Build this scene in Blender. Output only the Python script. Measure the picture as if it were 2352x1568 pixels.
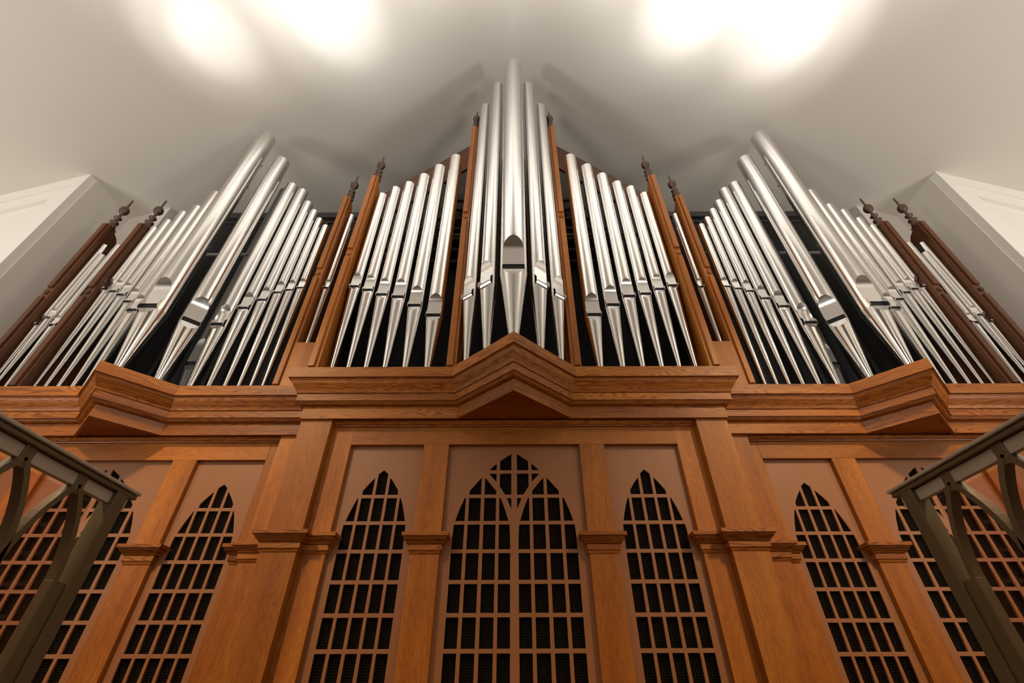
import bpy, bmesh, math, random
from mathutils import Vector, Matrix
random.seed(7)
SC = bpy.context.scene
for o in list(bpy.data.objects): bpy.data.objects.remove(o)
COL = SC.collection
H = 0.55                       # camera height above the floor (m)

# ------------------------------------------------------------------ camera
cam = bpy.data.cameras.new('camera'); cam_o = bpy.data.objects.new('camera', cam); COL.objects.link(cam_o)
cam.sensor_width = 36; cam.lens = 1060/2352*36; cam.shift_x = -4/2352
cam.clip_start = 0.05; cam.clip_end = 100
TH = math.radians(38.5); ROLL = 0.003
fw = Vector((0, math.cos(TH), math.sin(TH))); up = Vector((0, -math.sin(TH), math.cos(TH))); rt = Vector((1, 0, 0))
cx = (rt - ROLL*up).normalized(); cy = (up + ROLL*rt).normalized(); cz = -fw
cam_o.matrix_world = Matrix(((cx.x, cy.x, cz.x, 0), (cx.y, cy.y, cz.y, 0), (cx.z, cy.z, cz.z, H), (0, 0, 0, 1)))
SC.camera = cam_o

# ------------------------------------------------------------------ world, lamps, exposure
SC.view_settings.view_transform = 'Standard'; SC.view_settings.look = 'None'
SC.view_settings.gamma = 1; SC.view_settings.use_curve_mapping = False
SC.view_settings.exposure = 0.0
W = bpy.data.worlds.new('world'); SC.world = W; W.use_nodes = True
bg = W.node_tree.nodes['Background']; bg.inputs[0].default_value = (1, .93, .84, 1); bg.inputs[1].default_value = .0

def spot(name, loc, target, power, size, blend, radius, col):
    l = bpy.data.lights.new(name, 'SPOT'); l.energy = power; l.spot_size = math.radians(size); l.spot_blend = blend
    l.shadow_soft_size = radius; l.color = col
    o = bpy.data.objects.new(name, l); COL.objects.link(o); o.location = loc
    o.rotation_euler = (Vector(target)-Vector(loc)).to_track_quat('-Z', 'Y').to_euler()
    return o
ZR, SL = 6.58, 0.55            # ridge height above the camera, slope of the ceiling
def ceil_z(x): return ZR - SL*abs(x)
# row of up-lights washing the vaulted ceiling in front of the organ (fixtures stand out of view)
POOLS = [(-2.86, 1.64, 190, 20), (-1.84, 1.60, 270, 26), (-2.15, 1.15, 70, 36), (-.88, 1.02, 120, 34), (.95, 1.02, 120, 34), (1.76, 1.60, 270, 24), (2.0, 1.15, 70, 36), (2.62, 1.64, 270, 24),
         (-.65, .55, 260, 34), (.65, .55, 260, 34), (-1.75, .6, 260, 34), (1.75, .6, 260, 34), (-2.9, .7, 170, 34), (2.9, .7, 170, 34)]
for i, (x, y, p, s) in enumerate(POOLS):
    for k, (f, q) in enumerate(((1.0, .72), (1.9, .55))):       # reflector core and spill of each fixture
        spot('uplight', (x, y-1.05, H+ceil_z(x)-1.9), (x, y-.15*k, H+ceil_z(x)), p*q, s*f, 1.0, .05, (1, .985, .965))
# unseen broad fill, added to brighten the vault from the nave
for s in (-1, 1):
    spot('vault_fill', (s*3.4, -1.8, H+1.4), (s*2.4, .2, H+ceil_z(2.4)), 250, 150, 1.0, .8, (1, .95, .87))
# wall uplights at the sides of the nave
for s in (-1, 1):
    spot('wall_uplight', (s*5.6, -.2, H+1.2), (s*4.3, 1.3, H+ceil_z(4.3)), 330, 150, 1.0, .4, (1, .94, .85))
# two warm spots high at the sides of the nave that light the oak front
for s in (-1, 1):
    spot('nave_spot', (s*3.3, -.5, H+4.2), (s*2.0, 2.7, H-.7), 760, 58, 1.0, .22, (1, .74, .44))
# added crossing fill spots that brighten the upper sides of the niche
for s in (-1, 1):
    spot('niche_side_fill', (s*2.4, -2.2, H+3.4), (-s*4.4, 2.8, H+3.6), 330, 62, 1.0, .45, (1, .93, .82))
# added point fill further back in the nave, without fixtures
for s in (-1, 1):
    l = bpy.data.lights.new('nave_fill', 'POINT'); l.energy = 60; l.shadow_soft_size = .5; l.color = (1, .9, .78)
    o = bpy.data.objects.new('nave_fill', l); COL.objects.link(o); o.location = (s*2.6, -4.2, H+3.6)

# ------------------------------------------------------------------ materials
def new_mat(name):
    m = bpy.data.materials.new(name); m.use_nodes = True
    nt = m.node_tree; b = nt.nodes['Principled BSDF']
    return m, nt, b
def plain(name, col, rough=.5, metal=0, bump=0, bscale=200, spec=.5):
    m, nt, b = new_mat(name)
    b.inputs['Base Color'].default_value = (*col, 1); b.inputs['Roughness'].default_value = rough
    b.inputs['Metallic'].default_value = metal; b.inputs['Specular IOR Level'].default_value = spec
    if bump:
        tc = nt.nodes.new('ShaderNodeTexCoord'); n = nt.nodes.new('ShaderNodeTexNoise'); n.inputs['Scale'].default_value = bscale
        n.inputs['Detail'].default_value = 3
        bp = nt.nodes.new('ShaderNodeBump'); bp.inputs['Strength'].default_value = bump; bp.inputs['Distance'].default_value = .002
        nt.links.new(tc.outputs['Object'], n.inputs['Vector']); nt.links.new(n.outputs['Fac'], bp.inputs['Height'])
        nt.links.new(bp.outputs['Normal'], b.inputs['Normal'])
    return m
def oak(name, light, mid, dark, figure=1.0, rough=.42):
    """stained oak: u runs along the grain, v across (metres, in the UV map)"""
    m, nt, b = new_mat(name); N = nt.nodes.new; L = nt.links.new
    uv = N('ShaderNodeUVMap'); oi = N('ShaderNodeObjectInfo')
    off = N('ShaderNodeVectorMath'); off.operation = 'SCALE'; off.inputs[0].default_value = (37.3, 11.7, 5.1); L(oi.outputs['Random'], off.inputs['Scale'])
    add = N('ShaderNodeVectorMath'); add.operation = 'ADD'; L(uv.outputs['UV'], add.inputs[0]); L(off.outputs[0], add.inputs[1])
    def mapped(sx, sy):
        mp = N('ShaderNodeMapping'); mp.inputs['Scale'].default_value = (sx, sy, 1); L(add.outputs[0], mp.inputs['Vector']); return mp.outputs[0]
    def noise(sx, sy, det=3, rg=.55):
        n = N('ShaderNodeTexNoise'); n.inputs['Scale'].default_value = 1; n.inputs['Detail'].default_value = det; n.inputs['Roughness'].default_value = rg
        L(mapped(sx, sy), n.inputs['Vector']); return n.outputs['Fac']
    def math_(op, a, bb=None):
        k = N('ShaderNodeMath'); k.operation = op
        for i, v in enumerate((a, bb)):
            if v is None: continue
            if isinstance(v, (int, float)): k.inputs[i].default_value = v
            else: L(v, k.inputs[i])
        return k.outputs[0]
    # cathedral figure: warped growth rings
    warp = noise(1.3, 9, 2, .45)
    sep = N('ShaderNodeSeparateXYZ'); L(mapped(1, 1), sep.inputs[0])
    ph = math_('ADD', math_('MULTIPLY', sep.outputs['Y'], 380.0), math_('MULTIPLY', warp, 120.0))
    ring = math_('ADD', math_('MULTIPLY', math_('SINE', ph), .5), .5)
    ring = math_('POWER', ring, 3.0)
    broad = noise(.9, 7, 2)
    fine = noise(14, 800, 4, .65)
    pores = noise(22, 900, 2, .5)
    rp = N('ShaderNodeValToRGB'); cr = rp.color_ramp
    cr.elements[0].position = .36; cr.elements[0].color = (*dark, 1)
    cr.elements[1].position = .64; cr.elements[1].color = (*light, 1)
    e = cr.elements.new(.5); e.color = (*mid, 1)
    t = math_('ADD', math_('MULTIPLY', broad, .45), math_('MULTIPLY', fine, .55))
    L(t, rp.inputs['Fac'])
    mx = N('ShaderNodeMix'); mx.data_type = 'RGBA'; mx.blend_type = 'MULTIPLY'
    L(math_('MULTIPLY', ring, .80*figure), mx.inputs['Factor']); L(rp.outputs['Color'], mx.inputs[6]); mx.inputs[7].default_value = (.42, .30, .22, 1)
    mx2 = N('ShaderNodeMix'); mx2.data_type = 'RGBA'; mx2.blend_type = 'MULTIPLY'
    pm = N('ShaderNodeMapRange'); pm.inputs['From Min'].default_value = .44; pm.inputs['From Max'].default_value = .34; L(pores, pm.inputs['Value'])
    L(math_('MULTIPLY', pm.outputs['Result'], .6), mx2.inputs['Factor']); L(mx.outputs[2], mx2.inputs[6]); mx2.inputs[7].default_value = (.35, .25, .18, 1)
    # every board has a tone of its own
    hs = N('ShaderNodeHueSaturation'); L(mx2.outputs[2], hs.inputs['Color'])
    vr = N('ShaderNodeMapRange'); vr.inputs['To Min'].default_value = .86; vr.inputs['To Max'].default_value = 1.14; L(oi.outputs['Random'], vr.inputs['Value']); L(vr.outputs['Result'], hs.inputs['Value'])
    L(hs.outputs['Color'], b.inputs['Base Color'])
    b.inputs['Roughness'].default_value = rough; b.inputs['Specular IOR Level'].default_value = .32
    bp = N('ShaderNodeBump'); bp.inputs['Strength'].default_value = .12; bp.inputs['Distance'].default_value = .0004
    L(math_('SUBTRACT', fine, math_('MULTIPLY', pm.outputs['Result'], .5)), bp.inputs['Height']); L(bp.outputs['Normal'], b.inputs['Normal'])
    return m
M = {}
M['oak_flat'] = oak('oak_plain_sawn', (.54, .198, .027), (.39, .124, .014), (.21, .056, .006), 1.0)
M['oak'] = oak('oak_rift_sawn', (.52, .186, .025), (.38, .120, .014), (.25, .071, .008), .30)
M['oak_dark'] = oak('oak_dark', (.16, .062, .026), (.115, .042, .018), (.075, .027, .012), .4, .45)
M['sheet'] = plain('tan_painted_sheet', (.31, .122, .043), .40, 0, .15, 500)
M['cloth'] = plain('black_cloth', (.006, .004, .003), .95, spec=.05)
M['wire'] = plain('dark_wire', (.034, .022, .014), .6, 0, spec=.1)
M['black'] = plain('black_interior', (.006, .006, .006), .8)
M['grey'] = plain('grey_shutter_paint', (.16, .155, .145), .6)
M['darkgrey'] = plain('dark_grey_paint', (.035, .033, .033), .5)
M['paint'] = plain('warm_white_paint', (.66, .62, .565), .85, 0, .08, 60, .2)
M['rear'] = plain('darkened_brown_rear_wall', (.22, .17, .13), .8)  # unseen wall, darkened for contrast in the pipes' reflections
M['trimwhite'] = plain('white_trim_paint', (.80, .77, .72), .6, 0, 0, 1, .3)
M['mouth'] = plain('mouth_shade_black', (.008, .008, .010), .9)  # black stands for the shade inside the pipe mouths
M['iron'] = plain('bronze_painted_steel', (.16, .122, .062), .33, .2)
M['cap'] = plain('beige_rail_cap', (.48, .41, .31), .4)
M['brass'] = plain('brass', (.72, .45, .13), .3, 1)
M['floor'] = plain('brown_carpet', (.14, .075, .05), .95)
M['zinc'] = plain('dull_zinc', (.16, .16, .155), .38, .9)
M['bronze'] = plain('turned_walnut', (.085, .045, .028), .35)
def tin():
    m, nt, b = new_mat('polished_tin'); N = nt.nodes.new; L = nt.links.new
    b.inputs['Metallic'].default_value = 1
    b.inputs['Base Color'].default_value = (.79, .78, .765, 1)
    tc = N('ShaderNodeTexCoord'); mp = N('ShaderNodeMapping'); mp.inputs['Scale'].default_value = (50, 50, .6); L(tc.outputs['Object'], mp.inputs['Vector'])
    n = N('ShaderNodeTexNoise'); n.inputs['Scale'].default_value = 1; n.inputs['Detail'].default_value = 3; L(mp.outputs[0], n.inputs['Vector'])
    r = N('ShaderNodeMapRange'); r.inputs['To Min'].default_value = .12; r.inputs['To Max'].default_value = .19; L(n.outputs['Fac'], r.inputs['Value']); L(r.outputs['Result'], b.inputs['Roughness'])
    bp = N('ShaderNodeBump'); bp.inputs['Strength'].default_value = .012; bp.inputs['Distance'].default_value = .0004; L(n.outputs['Fac'], bp.inputs['Height']); L(bp.outputs['Normal'], b.inputs['Normal'])
    return m
M['tin'] = tin()
def glass():
    m, nt, b = new_mat('tinted_glass'); N = nt.nodes.new; L = nt.links.new
    tr = N('ShaderNodeBsdfTransparent'); tr.inputs[0].default_value = (.94, .85, .81, 1)
    gl = N('ShaderNodeBsdfGlossy'); gl.inputs['Roughness'].default_value = .03; gl.inputs['Color'].default_value = (1, .9, .85, 1)
    mx = N('ShaderNodeMixShader'); fr = N('ShaderNodeValue'); fr.outputs[0].default_value = .05
    L(fr.outputs[0], mx.inputs[0]); L(tr.outputs[0], mx.inputs[1]); L(gl.outputs[0], mx.inputs[2])
    L(mx.outputs[0], nt.nodes['Material Output'].inputs['Surface'])
    return m
M['glass'] = glass()

# ------------------------------------------------------------------ mesh helpers
def link(name, me, mat, parent=None, loc=(0, 0, 0), bevel=0):
    o = bpy.data.objects.new(name, me); COL.objects.link(o)
    if mat is not None and not me.materials: me.materials.append(M[mat] if isinstance(mat, str) else mat)
    o.location = loc
    if parent is not None: o.parent = parent
    if bevel:
        bv = o.modifiers.new('bevel', 'BEVEL'); bv.width = bevel; bv.segments = 2; bv.limit_method = 'ANGLE'; bv.angle_limit = math.radians(50); bv.harden_normals = False
    return o
def empty(name, loc=(0, 0, 0), label=None, cat=None, group=None, rz=0):
    o = bpy.data.objects.new(name, None); COL.objects.link(o); o.location = loc; o.rotation_euler.z = rz; o.empty_display_size = .1
    if label: o['label'] = label
    if cat: o['category'] = cat
    if group: o['group'] = group
    return o
def mesh(verts, faces, grain=None, smooth=False, recalc=True):
    """mesh from lists, with a UV map in metres whose u follows the grain vector"""
    me = bpy.data.meshes.new('m'); me.from_pydata([tuple(v) for v in verts], [], faces)
    if recalc:
        bm = bmesh.new(); bm.from_mesh(me); bmesh.ops.recalc_face_normals(bm, faces=bm.faces); bm.to_mesh(me); bm.free()
    if grain is not None:
        g = Vector(grain).normalized(); uvl = me.uv_layers.new(name='UVMap'); me.update()
        for p in me.polygons:
            n = p.normal; gg = g - n*g.dot(n)
            if gg.length < .2:
                gg = Vector((0, 0, 1)) if abs(n.z) < .9 else Vector((1, 0, 0)); gg = gg - n*gg.dot(n)
            gg.normalize(); vv = n.cross(gg)
            for li in p.loop_indices:
                c = me.vertices[me.loops[li].vertex_index].co
                uvl.data[li].uv = (c.dot(gg), c.dot(vv) + 3.1*round(n.x*2) + 1.7*round(n.z*2))
    if smooth:
        for p in me.polygons: p.use_smooth = True
    return me
def box_vf(x0, x1, y0, y1, z0, z1):
    v = [(x, y, z) for z in (z0, z1) for y in (y0, y1) for x in (x0, x1)]
    return v, [(0, 1, 3, 2), (4, 6, 7, 5), (0, 4, 5, 1), (2, 3, 7, 6), (0, 2, 6, 4), (1, 5, 7, 3)]
AX = {'x': (1, 0, 0), 'y': (0, 1, 0), 'z': (0, 0, 1)}
def box(name, x0, x1, y0, y1, z0, z1, mat, parent=None, grain='z', bevel=.0015):
    """z is measured from the camera height"""
    if x0 > x1: x0, x1 = x1, x0
    return link(name, mesh(*box_vf(x0, x1, y0, y1, z0+H, z1+H), AX[grain]), mat, parent, bevel=bevel)
def prism_z(name, pts, z0, z1, mat, parent=None, grain=(1, 0, 0), bevel=0):
    n = len(pts); v = [(x, y, z0+H) for x, y in pts] + [(x, y, z1+H) for x, y in pts]
    f = [tuple(range(n)), tuple(range(n, 2*n))] + [(i, (i+1) % n, n+(i+1) % n, n+i) for i in range(n)]
    return link(name, mesh(v, f, grain), mat, parent, bevel=bevel)
def prism_y(name, pts, y0, y1, mat, parent=None, grain=(1, 0, 0), bevel=0):
    n = len(pts); v = [(x, y0, z+H) for x, z in pts] + [(x, y1, z+H) for x, z in pts]
    f = [tuple(range(n)), tuple(range(n, 2*n))] + [(i, (i+1) % n, n+(i+1) % n, n+i) for i in range(n)]
    return link(name, mesh(v, f, grain), mat, parent, bevel=bevel)
def prism_x(name, pts, x0, x1, mat, parent=None, grain=(0, 0, 1), bevel=0):
    n = len(pts); v = [(x0, y, z+H) for y, z in pts] + [(x1, y, z+H) for y, z in pts]
    f = [tuple(range(n)), tuple(range(n, 2*n))] + [(i, (i+1) % n, n+(i+1) % n, n+i) for i in range(n)]
    return link(name, mesh(v, f, grain), mat, parent, bevel=bevel)
def lathe(prof, seg=16, grain=None):
    v = []; f = []
    for r, z in prof:
        for k in range(seg):
            a = 2*math.pi*k/seg; v.append((r*math.cos(a), r*math.sin(a), z))
    for i in range(len(prof)-1):
        for k in range(seg):
            k2 = (k+1) % seg; f.append((i*seg+k, i*seg+k2, (i+1)*seg+k2, (i+1)*seg+k))
    f.append(tuple(range(seg))[::-1]); f.append(tuple(range((len(prof)-1)*seg, len(prof)*seg)))
    return mesh(v, f, grain, smooth=True)
def struct(o): o['kind'] = 'structure'; return o

# ------------------------------------------------------------------ the room shell
XW, Y1, Y1B, Y2, YB = 4.25, 2.588, 2.66, 3.14, 6.6   # niche side wall, front wall, corner step, chamber wall, chamber back
XN, YR = 7.0, -7.0                                    # nave side walls, rear wall
struct(box('floor', -XN-.1, XN+.1, YR-.1, YB+.1, -H-.12, -H, 'floor', grain='x', bevel=0))
t_ = .12
struct(prism_y('ceiling', [(-XN-.1, ceil_z(XN+.1)), (0, ZR), (XN+.1, ceil_z(XN+.1)), (XN+.1, ceil_z(XN+.1)+t_), (0, ZR+t_), (-XN-.1, ceil_z(XN+.1)+t_)], YR-.1, YB+.1, 'paint'))
def gable_wall(name, x0, x1, y0, y1, mat='paint'):
    xs = [x0, x1] if x0*x1 >= 0 else [x0, 0, x1]
    pts = [(x, ceil_z(x)) for x in xs] + [(x1, -H), (x0, -H)]
    return struct(prism_y(name, pts, y0, y1, mat))
gable_wall('wall_rear', -XN, XN, YR-.1, YR, 'rear')
for s, side in ((-1, 'left'), (1, 'right')):
    struct(box('wall_nave_'+side, s*XN, s*(XN+.1), YR, Y1, -H, ceil_z(XN), 'paint', bevel=0))
    # front wall beside the organ niche: a stepped, recessed panel under the slope of the ceiling
    xc, x1_, x2_ = XW+.012, XW+.11, XW+.205
    w = struct(prism_y('wall_front_'+side, [(s*xc, -H), (s*xc, ceil_z(xc)), (s*XN, ceil_z(XN)), (s*XN, -H)], Y1+.058, Y1B, 'trimwhite'))
    def band(xa, xb, drop, y0, y1, xin, dropin):
        return [(s*xa, -H), (s*xa, ceil_z(xa)-drop), (s*XN, ceil_z(XN)-drop), (s*XN, ceil_z(XN)-dropin), (s*xin, ceil_z(xin)-dropin), (s*xin, -H)]
    a = prism_y('moulding_band', band(xc, 0, 0.0, 0, 0, x1_, .145), Y1, Y1+.018, 'trimwhite', w)
    b_ = prism_y('moulding_band', band(xc, 0, 0.0, 0, 0, x2_, .29), Y1+.018, Y1+.058, 'trimwhite', w)
    struct(box('wall_'+side, s*XW, s*(XW+.3), Y1B, Y2, -H, ceil_z(XW), 'paint', bevel=0))
    # chamber wall behind the case
    struct(prism_y('wall_chamber_'+side, [(s*3.88, -H), (s*3.88, ceil_z(3.88)), (s*(XW+.3), ceil_z(XW+.3)), (s*(XW+.3), -H)], Y2, Y2+.14, 'paint'))
    struct(box('wall_inner_'+side, s*3.95, s*4.05, Y2+.14, YB, -H, ceil_z(4.05), 'paint', bevel=0))
gable_wall('wall_back', -4.05, 4.05, YB, YB+.1)

# ------------------------------------------------------------------ organ case
ZS, ZB = 1.777, 1.451          # top and bottom of the cornice above the camera
def offset_poly(pts, d):
    """open plan polyline moved by d to its back (inset), mitred"""
    out = []
    def nrm(a, b):
        t = (Vector(b)-Vector(a)).normalized(); return Vector((-t.y, t.x))
    for i, p in enumerate(pts):
        ns = []
        if i > 0: ns.append(nrm(pts[i-1], p))
        if i < len(pts)-1: ns.append(nrm(p, pts[i+1]))
        if len(ns) == 1: q = Vector(p) + ns[0]*d
        else:
            bis = (ns[0]+ns[1]).normalized(); q = Vector(p) + bis*(d/bis.dot(ns[0]))
        out.append(q)
    return out
def curve_pts(a, b, kind, n=7):
    (o0, z0), (o1, z1) = a, b; r = []
    for i in range(n+1):
        t = i/n
        if kind == 'ogee': s = .5-.5*math.cos(math.pi*t); r.append((o0+(o1-o0)*(.35*t+.65*s), z0+(z1-z0)*t))
        elif kind == 'round': r.append((o1+(o0-o1)*math.cos(t*math.pi/2), z0+(z1-z0)*math.sin(t*math.pi/2)))
    return r
OUT = .1076
CORNICE = [('fascia_board', [(OUT-.035, 1.765), (OUT-.035, ZS), (OUT, ZS), (OUT, 1.699), (OUT-.035, 1.699)], 'oak_flat'),
           ('ogee_moulding', [(.03, 1.70)] + [(.094, 1.70)] + [(.094, 1.692)] + curve_pts((.090, 1.690), (.050, 1.612), 'ogee') + [(.03, 1.612)], 'oak_flat'),
           ('frieze_board', [(.0, 1.612), (.043, 1.612), (.043, 1.559), (.0, 1.559)], 'oak_flat'),
           ('bead_moulding', [(-.01, 1.559)] + [(.036, 1.559), (.036, 1.553)] + curve_pts((.030, 1.553), (.006, 1.5376), 'round', 5) + [(-.01, 1.5376)], 'oak_flat'),
           ('architrave_board', [(-.02, 1.5376), (0, 1.5376), (0, ZB), (-.02, ZB)], 'oak_flat')]
def cornice(parent, outer, flip):
    """boards of the cornice along a plan polyline (outer face of the fascia), one object per straight run"""
    for name, prof, mat in CORNICE:
        polys = [offset_poly(outer, OUT-o) for o, z in prof]
        n = len(prof)
        for k in range(len(outer)-1):
            v = []
            for j, (o, z) in enumerate(prof):
                a, b = polys[j][k], polys[j][k+1]; v.append((a.x, a.y, z+H)); 
            for j, (o, z) in enumerate(prof):
                b = polys[j][k+1]; v.append((b.x, b.y, z+H))
            f = [tuple(range(n)), tuple(range(n, 2*n))] + [(i, (i+1) % n, n+(i+1) % n, n+i) for i in range(n)]
            g = Vector((outer[k+1][0]-outer[k][0], outer[k+1][1]-outer[k][1], 0))
            link(name, mesh(v, f, g), mat, parent, bevel=.0012)
def capital(parent, x0, x1, yf, yb, lo, hi):
    """moulded capital wrapped round the front and both sides of a pilaster; lo/hi tell if the side at x0/x1 is returned"""
    zt, o = .7614, .05
    secs = [('abacus', [(o, zt), (o, zt-.020)]), ('ogee', [(o-.010, zt-.021)] + curve_pts((o-.010, zt-.025), (.018, zt-.054), 'ogee', 6)),
            ('necking', [(.010, zt-.055), (.010, zt-.058), (.013, zt-.0585), (.013, zt-.086)]), ('astragal', [(.009, zt-.088), (.004, zt-.102), (.002, zt-.105)])]
    grp = None
    allp = [p for nm, ps in secs for p in ps]
    v = []; f = []
    for oo, z in allp:
        ax = x0-oo if lo else x0; bx = x1+oo if hi else x1
        for x, y in ((ax, yb), (ax, yf-oo), (bx, yf-oo), (bx, yb)): v.append((x, y, z+H))
    for i in range(len(allp)-1):
        for k in range(3): f.append((i*4+k, i*4+k+1, (i+1)*4+k+1, (i+1)*4+k))
        f.append((i*4+3, i*4, (i+1)*4, (i+1)*4+3))
    f.append((0, 1, 2, 3)); L_ = (len(allp)-1)*4; f.append((L_+3, L_+2, L_+1, L_))
    return link('capital', mesh(v, f, (1, 0, 0)), 'oak_flat', parent, bevel=.001)
# --- grille panels
PITCH, BAR, ZROW = .1525, .0195, .983
ZLOW = ZROW - PITCH*9
def rows(top):
    r = [(ZROW+BAR/2, top)]; z = ZROW-BAR/2
    while z > ZLOW+.05: r.append((z-PITCH+BAR, z)); z -= PITCH
    return r
def clip(poly, ax, val, keep_less):
    out = []
    for i in range(len(poly)):
        a, b = poly[i], poly[(i+1) % len(poly)]
        ia = (a[ax] <= val) if keep_less else (a[ax] >= val); ib = (b[ax] <= val) if keep_less else (b[ax] >= val)
        if ia: out.append(a)
        if ia != ib:
            t = (val-a[ax])/(b[ax]-a[ax]); out.append((a[0]+t*(b[0]-a[0]), a[1]+t*(b[1]-a[1])))
    return out
def area(p): return abs(sum(p[i][0]*p[(i+1) % len(p)][1]-p[(i+1) % len(p)][0]*p[i][1] for i in range(len(p))))/2
def lancet(cx_, outline, cols, top):
    """pointed light: outline = half widths against height from apex down; returns hole polygons"""
    right = [(cx_+w, z) for w, z in outline]; left = [(cx_-w, z) for w, z in outline]
    poly = right + [(right[-1][0], ZLOW), (left[-1][0], ZLOW)] + left[::-1][:-1] if outline[0][0] == 0 else right + left[::-1]
    hs = []
    for z0, z1 in rows(top):
        for x0, x1 in cols:
            q = clip(clip(clip(clip(poly, 0, cx_+x0, False), 0, cx_+x1, True), 1, z0, False), 1, z1, True) if len(poly) > 2 else []
            if len(q) > 2 and area(q) > 2.2e-4: hs.append(q)
    return hs
N_OUT = [(0, 1.1455), (.031, 1.119), (.046, 1.0975), (.078, 1.058), (.106, 1.017), (.127, .973), (.143, .933), (.158, .888), (.170, .842), (.176, .822), (.179, .78), (.18, .69)]
N_COL = [(-.18, -.1215), (-.1055, -.046), (-.0295, .0295), (.046, .1055), (.1215, .18)]
W_OUT = [(0, 1.108), (.010, 1.0966), (.045, 1.056), (.080, 1.0145), (.106, .972), (.132, .908), (.153, .84), (.158, .82), (.162, .76), (.163, .69)]
W_COL = [(-.163, -.0985), (-.0795, -.010), (.010, .0795), (.0985, .163)]
holes_narrow = lancet(0, N_OUT, N_COL, 1.2)
holes_wide = []
for s in (-1, 1):
    holes_wide += lancet(s*.186, W_OUT, W_COL, 1.2)
    for T in ([(-.017, 1.2496), (-.017, 1.1426), (-.0865, 1.1426), (-.0865, 1.2033)], [(-.107, 1.1859), (-.107, 1.1437), (-.1546, 1.1437)],
              [(-.154, 1.1217), (-.1065, 1.1217), (-.1065, 1.0706)], [(-.017, 1.122), (-.087, 1.122), (-.087, 1.0434), (-.0544, .992), (-.017, .992)],
              [(-.017, .9717), (-.0436, .9717), (-.017, .9078)]):
        holes_wide.append([(-s*x, z) for x, z in T])
def sheet_mesh(hw, z0, z1, holes, th=.012):
    cu = bpy.data.curves.new('c', 'CURVE'); cu.dimensions = '2D'; cu.fill_mode = 'BOTH'; cu.extrude = th/2
    for poly in [[(-hw, z0), (hw, z0), (hw, z1), (-hw, z1)]] + holes:
        sp = cu.splines.new('POLY'); sp.points.add(len(poly)-1); sp.use_cyclic_u = True
        for i, (x, z) in enumerate(poly): sp.points[i].co = (x, z, 0, 1)
    ob = bpy.data.objects.new('c', cu); COL.objects.link(ob)
    dg = bpy.context.evaluated_depsgraph_get(); me = bpy.data.meshes.new_from_object(ob.evaluated_get(dg))
    bpy.data.objects.remove(ob)
    me.transform(Matrix.Rotation(math.pi/2, 4, 'X'))     # (x, y) -> (x, z), front towards -Y
    return me
def hex_mesh(hw, z0, z1, s=.0078, w=.0007):
    v = []; f = []
    dx, dz = s*math.sqrt(3), s*1.5
    nz = int((z1-z0)/dz)+1; nx = int(2*hw/dx)+1
    def strip(a, b):
        ax, az = a; bx, bz = b; l = math.hypot(bx-ax, bz-az); px, pz = -(bz-az)/l*w, (bx-ax)/l*w
        i = len(v); v.extend([(ax+px, 0, az+pz), (bx+px, 0, bz+pz), (bx-px, 0, bz-pz), (ax-px, 0, az-pz)]); f.append((i, i+1, i+2, i+3))
    for j in range(nz):
        for i in range(nx):
            cx_ = -hw + (i+.5*(j % 2))*dx; c_z = z0+j*dz
            if cx_ > hw: continue
            P = [(cx_+s*math.sin(k*math.pi/3), c_z+s*math.cos(k*math.pi/3)) for k in range(6)]
            strip(P[0], P[1]); strip(P[1], P[2]); strip(P[2], P[3])
    return mesh(v, f, recalc=False)
ZP0, ZP1 = -H+.10, 1.3017
YP = 2.703
SH_N = sheet_mesh(.2315, ZP0, ZP1+.01, holes_narrow); SH_N.materials.append(M['sheet'])
SH_W = sheet_mesh(.413, ZP0, ZP1+.01, holes_wide); SH_W.materials.append(M['sheet'])
HX_N = hex_mesh(.20, 0.0, 1.17); HX_N.materials.append(M['wire'])
HX_W = hex_mesh(.37, 0.0, 1.27); HX_W.materials.append(M['wire'])
def grille(parent, x, y, wide):
    hw = .413 if wide else .2315
    o = link('grille_panel', SH_W if wide else SH_N, None, parent, (x, y+.006, H))
    wm = link('wire_mesh', HX_W if wide else HX_N, None, o, (0, .009, 0)); wm['kind'] = 'stuff'
    bk = link('backing_cloth', mesh(*box_vf(-hw, hw, .03, .034, ZP0, ZP1), (0, 0, 1)), 'cloth', o)
    return o
def pilaster(parent, x0, x1, yf, yb, z1, name='pilaster', caps=(True, True), mat='oak'):
    if x0 > x1: x0, x1 = x1, x0; caps = caps[::-1]
    p = box(name, x0, x1, yf, yb, -H, z1, mat, parent)
    capital(p, x0, x1, yf, yb, *caps)
    return p
def lower_case(parent, X, dy, s, outer):
    """panelled front below the cornice, centred on X; s=0 for the symmetric centre, otherwise the side towards the centre is -s"""
    yf, yb = 2.675+dy, 2.74+dy
    for q in (-1, 1):
        grille(parent, X+q*.796, YP+dy, False)
        pilaster(parent, X+q*.409, X+q*.5655, yf, yb, ZP1)
    grille(parent, X, YP+dy, True)
    box('top_rail', X-1.03, X+1.03, yf, yb, ZP1, 1.4236, 'oak', parent, 'x')
    box('bottom_rail', X-1.03, X+1.03, yf, yb, -H, -H+.12, 'oak', parent, 'x')
    n = len(outer)
    prof = [(2.676+dy, 1.4236), (2.664+dy, 1.4236), (2.662+dy, 1.431), (2.652+dy, 1.433), (2.648+dy, 1.44), (2.638+dy, 1.451), (2.676+dy, 1.451)]
    prism_x('bed_moulding', prof, X-1.163, X+1.163, 'oak_flat', parent, (1, 0, 0))

XS, DY = 2.68, .22
VH, VD = .405, .3675           # centre prow: half width, depth
VHS, VDS = .335, .306
TOPS = {}
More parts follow.
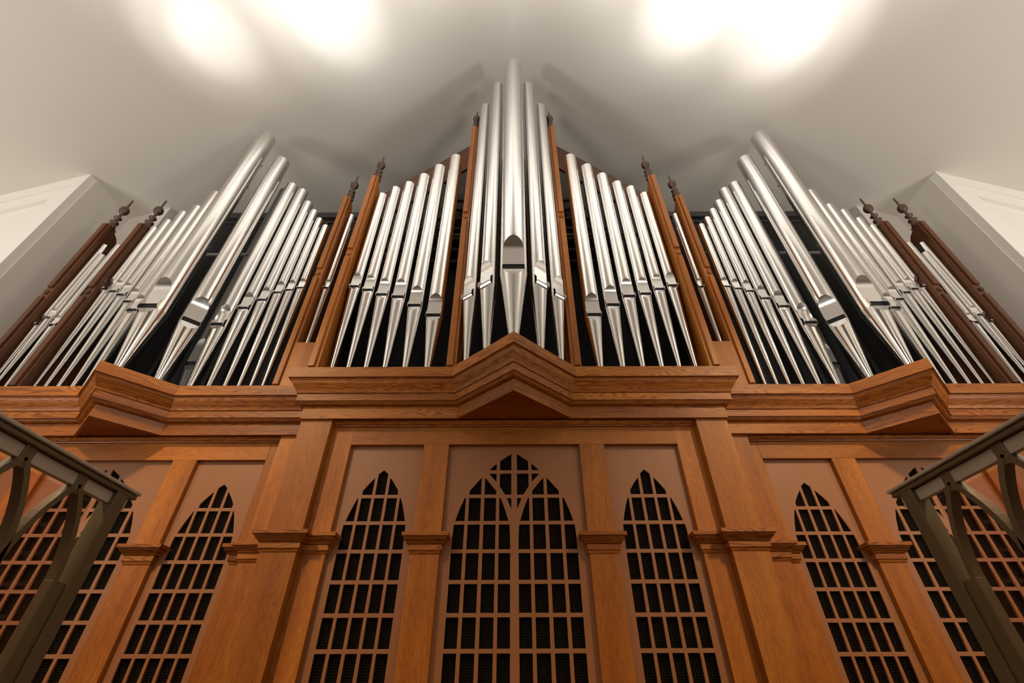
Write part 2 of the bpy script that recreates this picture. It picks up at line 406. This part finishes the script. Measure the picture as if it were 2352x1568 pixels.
# posts that divide the pipe fields
def finial_mesh():
    prof = [(.030, 0), (.034, .012), (.030, .03), (.020, .045), (.024, .052), (.033, .060), (.033, .068), (.024, .076), (.015, .085), (.013, .10), (.020, .108), (.029, .114), (.029, .121), (.021, .128),
            (.013, .135), (.012, .165), (.016, .172), (.031, .182), (.040, .198), (.042, .212), (.038, .228), (.028, .242), (.014, .250), (.010, .258), (.009, .29), (.0075, .335), (.004, .345)]
    return lathe([(r*(1.15 if z < .13 else 1.0), z*1.28) for r, z in prof], 18)
FIN = finial_mesh(); FIN.materials.append(M['bronze'])
def rosette_mesh():
    prof = [(.019, 0), (.021, .006), (.019, .012), (.016, .013), (.0155, .010), (.013, .010), (.0125, .014), (.009, .015), (.007, .012), (.004, .015)]
    me = lathe(prof, 14); me.transform(Matrix.Rotation(math.pi/2, 4, 'X')); return me
ROS = rosette_mesh(); ROS.materials.append(M['oak']); ROS2 = rosette_mesh(); ROS2.materials.append(M['oak_dark'])
def post(parent, X, yf, zt, zr, inner, zbot=ZS+.012, mat='oak', steps=False):
    """X = middle of the strip; inner = direction (+-1) of the blade side that shows; zt top, zr rosette height"""
    o = box('post', X-.026 if inner > 0 else X-.042, X+.042 if inner > 0 else X+.026, yf+.018, yf+.05, ZS, zt, mat, parent)
    for z0, z1 in ((zbot, zr-.055), (zr+.055, zt-.004)):
        box('face_strip', X-.021, X+.021, yf, yf+.019, z0, z1, mat, o, bevel=.004)
    bx0, bx1 = (X+.004, X+.034) if inner > 0 else (X-.034, X-.004)
    if steps:
        P = [(yf+.05, ZS), (yf+.05, zt), (yf+.09, zt), (yf+.09, zt-.03), (yf+.12, zt-.05), (yf+.15, zt-.10), (yf+.14, zt-.13), (yf+.19, zt-.17), (yf+.22, zt-.24), (yf+.21, zt-.27), (yf+.26, zt-.31), (yf+.25, zt-.42), (yf+.30, zt-.46), (yf+.30, ZS)]
        P = [(yf+.05+(y-yf-.05)*1.4, z) for y, z in P]
    else:
        P = [(yf+.05, ZS), (yf+.05, zt), (yf+.075, zt), (yf+.14, zt-.09), (yf+.15, zt-.13), (yf+.28, zt-.34), (yf+.30, zt-.40), (yf+.30, ZS)]
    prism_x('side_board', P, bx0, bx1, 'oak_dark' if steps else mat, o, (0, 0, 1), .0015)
    r = link('rosette', ROS2 if steps else ROS, None, o, (X, yf+.018, zr+H))
    f = link('finial', FIN, None, o, (X+inner*.012, yf+.055, zt+H-.012))
    return o

# ---- centre case
CC = empty('organ_case', (0, 2.7, 0), 'central oak organ case standing forward, with the widest grille and the tallest posts', 'organ case', 'organ cases')
CC_inv = None
outer_c = [(-1.474, 2.95), (-1.474, 2.5), (-VH, 2.5), (0, 2.5-VD), (VH, 2.5), (1.474, 2.5), (1.474, 2.95)]
cornice(CC, outer_c, 1)
ins = offset_poly(outer_c, .03)
prism_z('shelf', [(p.x, p.y) for p in ins] , ZS-.045, ZS-.012, 'oak', CC)
ins = offset_poly(outer_c, OUT+.02)
prism_z('soffit', [(p.x, p.y) for p in ins], ZB+.012, ZB+.03, 'oak', CC)
lower_case(CC, 0, 0, 0, outer_c)
for s in (-1, 1):
    pilaster(CC, s*1.163, s*1.362, 2.625, 2.95, ZB+.012, 'main_pilaster')
    pilaster(CC, s*1.027, s*1.163, 2.675, 2.74, ZB-.0274, 'stile', caps=((True, False) if s > 0 else (True, False)))
    post(CC, s*.428, 2.5, 5.03, 3.418, -s*1)
    post(CC, s*1.354, 2.5, 4.065, 2.933, -s*1)
    # raking boards behind the flats of pipes
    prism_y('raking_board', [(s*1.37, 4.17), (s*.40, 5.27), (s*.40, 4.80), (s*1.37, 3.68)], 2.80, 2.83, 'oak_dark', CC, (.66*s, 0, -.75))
    box('rack_bar', s*.46, s*1.33, 2.665, 2.685, 3.352, 3.372, 'grey', CC, 'x')
box('dark_backing', -1.40, 1.40, 3.10, 3.12, ZS, 3.36, 'black', CC, 'z', 0)  # black sheet stands for the dark void behind the pipes
for s in (-1, 1): box('inner_side', s*1.38, s*1.40, 2.81, 3.10, ZS, 3.66, 'black', CC, 'z', 0)
prism_y('upper_dark_backing', [(-1.40, 3.36), (-1.40, 4.38), (-.42, 5.55), (.42, 5.55), (1.40, 4.38), (1.40, 3.36)], 3.19, 3.21, 'darkgrey', CC)  # added dark sheet, hides the lit ceiling between the shutters
for i in range(8):
    z = 3.42+i*.17
    for s in (-1, 1):
        prism_x('swell_shutter', [(3.02, z), (3.035, z-.01), (3.16, z+.115), (3.145, z+.125)], s*.06, s*min(1.36, max(.45, 1.36-(z-3.62)*.87)), 'grey', CC)

# ---- side cases
SIDE = {}
for s, side in ((-1, 'left'), (1, 'right')):
    C_ = empty('organ_case', (s*XS, 2.92, 0), '%s oak organ case set back beside the central one, behind the %s railing' % (side, side), 'organ case', 'organ cases'); SIDE[s] = C_
    X = s*XS
    outer = [(1.32, 2.72), (XS-VHS, 2.72), (XS, 2.72-VDS), (XS+VHS, 2.72), (XW-.004, 2.72)]
    if s < 0: outer_w = [(-x, y) for x, y in outer][::-1]
    else: outer_w = outer
    cornice(C_, outer_w, s)
    ins = offset_poly(outer_w, .03); P = [(p.x, p.y) for p in ins]
    prism_z('shelf', P + [(P[-1][0], 3.1), (P[0][0], 3.1)], ZS-.045, ZS-.012, 'oak', C_)
    ins = offset_poly(outer_w, OUT+.02); P = [(p.x, p.y) for p in ins]
    prism_z('soffit', P + [(P[-1][0], 3.0), (P[0][0], 3.0)], ZB+.012, ZB+.03, 'oak', C_)
    lower_case(C_, X, DY, s, outer)
    pilaster(C_, s*1.364, s*1.58, 2.85, 2.99, ZB+.012, 'main_pilaster', caps=(False, True))
    pilaster(C_, s*1.58, s*1.655, 2.895, 2.96, ZB-.0274, 'stile', caps=(False, True))
    pilaster(C_, s*(XS+1.027), s*(XS+1.163), 2.895, 2.96, ZB-.0274, 'stile', caps=(True, False))
    pilaster(C_, s*(XS+1.163), s*(XS+1.362), 2.85, 2.99, ZB+.012, 'main_pilaster')
    post(C_, s*1.681, 2.72, 4.055, 2.933, -s)
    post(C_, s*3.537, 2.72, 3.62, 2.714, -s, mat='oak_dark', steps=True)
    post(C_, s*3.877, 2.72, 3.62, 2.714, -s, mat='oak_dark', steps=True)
    # panel that closes the narrow bay next to the central case
    box('bay_panel', s*1.40, s*1.655, 2.735, 2.755, ZS-.01, 2.174, 'oak', C_)
    box('rack_bar', s*1.72, s*3.50, 2.885, 2.905, 3.352, 3.372, 'grey', C_, 'x')

# ---- dark swell boxes behind the side cases
for s, side in ((-1, 'left'), (1, 'right')):
    sb = empty('swell_box', (s*2.65, 3.6, 0), 'black swell box behind the pipes of the %s organ case' % side, 'swell box', 'swell boxes')
    box('box_front', s*1.42, s*3.86, 3.30, 3.34, -H, 4.44, 'black', sb, bevel=0)
    box('box_body', s*1.42, s*3.86, 3.34, 4.6, -H, 4.40, 'black', sb, bevel=0)
    box('top_moulding', s*1.40, s*3.87, 3.27, 3.34, 4.44, 4.53, 'darkgrey', sb, 'x')
    box('lower_moulding', s*1.40, s*3.87, 3.285, 3.30, 4.36, 4.38, 'darkgrey', sb, 'x')
    for k in range(5):
        box('shutter_frame', s*(1.62+k*.5), s*(1.66+k*.5), 3.28, 3.30, 1.9, 4.36, 'darkgrey', sb)

# ------------------------------------------------------------------ pipes
def pipe_meshes(z0, zl, zt, r, ears, beard):
    """local frame: axis at the origin, mouth towards -Y; z from foot tip (0)"""
    Lf = zl-z0; Lb = zt-z0
    wm = .81*r; Wd = 2*wm; cut = .31*Wd; leaf0 = cut+.95*Wd; leaf1 = leaf0+.80*Wd
    FR, SD = 10, 34
    def ring(R, w):
        w = max(w, .0012); d = math.sqrt(max(R*R-w*w, 1e-9)); ph = math.asin(min(1, w/R)); P = []
        for k in range(FR+1): P.append((-w+2*w*k/FR, -d))
        for k in range(1, SD):
            a = ph + (2*math.pi-2*ph)*k/SD; P.append((R*math.sin(a), -R*math.cos(a)))
        return P
    def build(levels, skip=()):
        v = []; f = []; sharp = []; n = FR+SD
        for z, R, w in levels: v += [(x, y, z) for x, y in ring(R, w)]
        for i in range(len(levels)-1):
            for k in range(n):
                if i in skip and k < FR: continue
                f.append((i*n+k, i*n+(k+1) % n, (i+1)*n+(k+1) % n, (i+1)*n+k))
        me = mesh(v, f, smooth=True, recalc=False)
        bm = bmesh.new(); bm.from_mesh(me); bm.edges.ensure_lookup_table(); bm.verts.ensure_lookup_table()
        for i in range(len(levels)-1):
            if max(levels[i][2], levels[i+1][2]) < .003: continue
            for k in (0, FR):
                e = bm.edges.get((bm.verts[i*n+k], bm.verts[(i+1)*n+k]))
                if e: e.smooth = False
        bm.to_mesh(me); bm.free()
        return me
    lv = [(Lf, r, wm), (Lf+cut, r, wm)]
    lv += [(Lf+cut+.001, r, wm), (Lf+leaf0, r, wm)]
    for k in range(1, 13):
        t = k/12; s_ = math.sin(t*math.pi/2); lv.append((Lf+leaf0+(leaf1-leaf0)*s_, r, wm*math.sqrt(max(0, 1-s_*s_))))
    lv += [(Lf+leaf1+.02, r, 0), (Lb-.004, r, 0), (Lb, r*1.004, 0)]
    body = build(lv, skip=(0,))
    rt_ = .27*r; lip = .50*Wd
    fl = []
    dd0 = math.sqrt(r*r-wm*wm); Re = rt_+(r-rt_)*(Lf-lip)/Lf
    for k in range(0, 11):           # lower lip: a flat facet pressed into the cone
        s_ = math.sin(k/10*math.pi/2); z = Lf - lip*s_; R = rt_+(r-rt_)*z/Lf; d_ = dd0+(Re-dd0)*s_
        fl.append((z, R, math.sqrt(max(0, R*R-d_*d_))))
    fl += [(Lf-lip-.01, rt_+(r-rt_)*(Lf-lip-.01)/Lf, 0), (Lf*.5, rt_+(r-rt_)*.5, 0), (0.0, rt_, 0)]
    foot = build(fl[::-1])
    d0 = math.sqrt(r*r-wm*wm)
    # black block that paints the shade inside the mouth
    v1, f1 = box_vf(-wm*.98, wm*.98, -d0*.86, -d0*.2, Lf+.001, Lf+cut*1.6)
    shade_block = mesh(v1, f1)
    out = dict(body=body, foot=foot, mouth_shade=shade_block, ears=[], beard=None)
    if ears:
        for q in (-1, 1):
            x = q*(wm+.001); e = .20*Wd; t = .0015
            pts = [(-d0+.004, Lf-.16*Wd), (-d0-e, Lf-.06*Wd), (-d0-e, Lf+cut), (-d0+.004, Lf+cut+.42*Wd)]
            vv = [(x-t, y, z) for y, z in pts] + [(x+t, y, z) for y, z in pts]
            out['ears'].append(mesh(vv, [(0, 1, 2, 3), (4, 5, 6, 7), (0, 1, 5, 4), (1, 2, 6, 5), (2, 3, 7, 6), (3, 0, 4, 7)]))
    if beard:
        e = .20*Wd
        out['beard'] = mesh(*box_vf(-wm-.002, wm+.002, -d0-e, -d0+.002, Lf-.07*Wd, Lf-.03*Wd))
    return out
def organ_pipe(x, y, zm, zt, r, label, group, yaw=0, ears=True, beard=False, mat='tin', z0=ZS-.012):
    cut = .31*1.62*r
    zl = zm - cut/2
    root = empty('organ_pipe', (x, y, z0+H), label, 'organ pipe', group, math.radians(yaw))
    k = pipe_meshes(z0, zl, zt, r, ears, beard)
    link('body', k['body'], mat, root); link('foot', k['foot'], mat, root); link('mouth_shade', k['mouth_shade'], 'mouth', root)
    for e in k['ears']: link('ear', e, mat, root)
    if k['beard']: link('beard', k['beard'], mat, root)
    return root
YC, YSD = 2.59, 2.81
ORD = ['first', 'second', 'third', 'fourth', 'fifth', 'sixth', 'seventh', 'eighth']
# centre prow
organ_pipe(0, 2.27, 2.435, 5.976, .097, 'tallest silver organ pipe, at the point of the central prow', 'pipes of the central prow', 0, ears=False)
for s, side in ((-1, 'left'), (1, 'right')):
    organ_pipe(s*.177, 2.395, 2.422, 5.72, .069, 'tall silver organ pipe directly %s of the tallest central one' % side, 'pipes of the central prow', s*36, beard=True)
    organ_pipe(s*.318, 2.495, 2.397, 5.42, .060, 'silver prow pipe close beside the tall %s post of the central case' % side, 'pipes of the central prow', s*36, beard=True)
    D = [(1.249, 2.600, 3.836, .044), (1.136, 2.558, 3.937, .048), (1.015, 2.504, 4.015, .052), (.885, 2.477, 4.149, .056), (.747, 2.384, 4.308, .060), (.593, 2.282, 4.487, .065)]
    for i, (x, zm, zt, r) in enumerate(D):
        organ_pipe(s*x, YC, zm, zt, r, '%s silver pipe from the outer post in the %s row of the central case' % (ORD[i], side), 'pipes of the %s central row' % side)
    B = [(1.818, 2.815, 3.659, .033), (1.904, 2.788, 3.766, .035), (1.992, 2.755, 3.895, .039), (2.091, 2.667, 4.034, .044), (2.206, 2.571, 4.237, .052), (2.343, 2.392, 4.334, .062)]
    for i, (x, zm, zt, r) in enumerate(B):
        organ_pipe(s*x, YSD, zm, zt, r, '%s silver pipe from the inner post in the %s side case' % (ORD[i], side), 'inner row of the %s side case' % side)
    organ_pipe(s*2.484, 2.68, 2.313, 4.598, .075, 'second largest silver pipe of the %s side case, mouth turned to the centre' % side, 'prow pipes of the side cases', -s*42.4, ears=False)
    bp = organ_pipe(s*2.70, 2.57, 2.355, 4.896, .088, 'largest and tallest silver pipe of the %s side case, at its prow' % side, 'prow pipes of the side cases')
    for dz in (.35, .75):
        hk = link('stay_hook', mesh(*box_vf(-.008, .008, .088, .125, 0, .03)), 'darkgrey', bp, (0, 0, 4.896-dz-ZS))
    B2 = [(3.102, 2.555, 4.206, .050), (3.192, 2.653, 3.968, .044), (3.295, 2.734, 3.877, .041), (3.388, 2.777, 3.749, .038), (3.471, 2.807, 3.636, .036)]
    for i, (x, zm, zt, r) in enumerate(B2):
        organ_pipe(s*x, YSD, zm, zt, r, '%s thin silver pipe outward of the largest one in the %s side case' % (ORD[i], side), 'outer row of the %s side case' % side)
    A = [(3.805, 2.416, 3.382, .030, 'nearest the outermost post'), (3.748, 2.478, 3.237, .030, 'in the middle of three'), (3.679, 2.409, 3.381, .030, 'inner of its three')]
    for i, (x, zm, zt, r, tx) in enumerate(A):
        organ_pipe(s*x, YSD-.01*(i % 2), zm, zt, r, 'thin silver pipe at the far %s organ end, %s' % (side, tx), 'pipes of the outermost bays')
    organ_pipe(s*1.604, YSD, 2.817, 3.827, .030, 'thin silver pipe alone between two oak posts %s of the central case' % side, 'pipes of the narrow inner bays')
    organ_pipe(s*1.50, YSD+.02, 2.87, 3.70, .026, 'thin silver pipe mostly hidden behind the outer %s post of the central case' % side, 'pipes of the narrow inner bays')
    # back row pipes in the shade, most of them added for faint glints
    for i, (x, y, r, zt) in enumerate([(2.60, 3.08, .075, 4.62), (2.84, 3.10, .06, 3.9)] if s < 0 else [(2.60, 3.10, .06, 3.75), (2.84, 3.10, .055, 3.6)]):
        organ_pipe(s*x, y, 2.2, zt, r, 'dull grey pipe in the shade behind the %s of two big %s pipes' % (('smaller', 'larger')[i], side), 'dull pipes of the back row', ears=False, mat='zinc')

# ------------------------------------------------------------------ railings in the foreground
def tube_path(pts, wx, wt):
    """flat bar of width wx (in X) and thickness wt following (y,z) points"""
    v = []; f = []; n = len(pts)
    for i, (y, z) in enumerate(pts):
        a = pts[max(0, i-1)]; b = pts[min(n-1, i+1)]; t = Vector((b[0]-a[0], b[1]-a[1])).normalized(); nn = Vector((-t.y, t.x))*wt/2
        for sx, sn in ((-1, -1), (1, -1), (1, 1), (-1, 1)): v.append((sx*wx/2, y+sn*nn.x, z+sn*nn.y))
    for i in range(n-1):
        for k in range(4): f.append((i*4+k, i*4+(k+1) % 4, (i+1)*4+(k+1) % 4, (i+1)*4+k))
    f.append((0, 1, 2, 3)); f.append(((n-1)*4+3, (n-1)*4+2, (n-1)*4+1, (n-1)*4))
    return mesh(v, f)
def railing(s, side):
    X = s*1.172; zt = .522
    R_ = empty('railing', (X, 0, 0), 'bronze painted steel railing with pointed arches in front of the %s organ case' % side, 'railing', 'railings in the foreground')
    yE = 1.405
    def pbox(name, x0, x1, y0, y1, z0, z1, mat, par=R_, bevel=.002):
        return link(name, mesh(*box_vf(x0, x1, y0, y1, z0+H, z1+H)), mat, par, (-X, 0, 0) if par is R_ else (0, 0, 0), bevel)
    # parts are modelled in world coordinates, so they are moved back by the empty's own position
    pbox('rail_cap', X-.026, X+.026, -2.2, yE, zt-.010, zt, 'cap', bevel=.003)
    pbox('rail_bar', X-.020, X+.020, -2.2, yE-.006, zt-.024, zt-.012, 'iron')
    pbox('channel_bar', X-.008, X+.008, -2.2, yE-.02, zt-.058, zt-.026, 'cap')
    p = pbox('end_post', X-.021, X+.021, 1.320, 1.364, -H, zt-.024, 'iron')
    pbox('post_flange', X-.0135, X+.0135, 1.279, 1.322, -H, zt-.265, 'iron')
    sp = .172; y0 = 1.2015
    k = 0
    while y0 - k*sp > -2.1:
        yn = y0-k*sp
        for q in (-1, 1):
            pts = []
            for i in range(13):
                t = (1-i/12)*math.acos(.278/.364)
                pts.append((yn+q*(.364*math.cos(t)-.278), (zt-.05)-.235+.364*math.sin(t)))
            o = link('arch_bar', tube_path(pts, .026, .015), 'iron', R_, (0, 0, H))
        if k: pass
        b = pbox('baluster', X-.0132, X+.0132, yn-sp/2-.0135, yn-sp/2+.0135, -H, zt-.262, 'iron')
        nd = pbox('node_block', X-.0115, X+.0115, yn-.016, yn+.016, zt-.075, zt-.022, 'iron')
        prof = [(.016, 0), (.019, .005), (.021, .009), (.019, .014), (.0165, .018), (.0165, .030), (.019, .034), (.021, .039), (.019, .043), (.016, .048)]
        c = link('brass_collar', lathe(prof, 16), 'brass', R_, (0, yn-sp/2, H+zt-.392))
        k += 1
    link('glass_pane', mesh(*box_vf(X+s*.020, X+s*.024, -2.1, 1.30, -H+.06+H, zt-.06+H)), 'glass', R_, (-X, 0, 0))
    return R_
railing(-1, 'left'); railing(1, 'right')

# parts of the cases were modelled in world coordinates: keep them there under their empties
bpy.context.view_layer.update()
for C_ in [CC] + list(SIDE.values()) + [o for o in bpy.data.objects if o.name.startswith('swell_box')]:
    for ch in C_.children: ch.matrix_parent_inverse = Matrix.Translation(-C_.location)
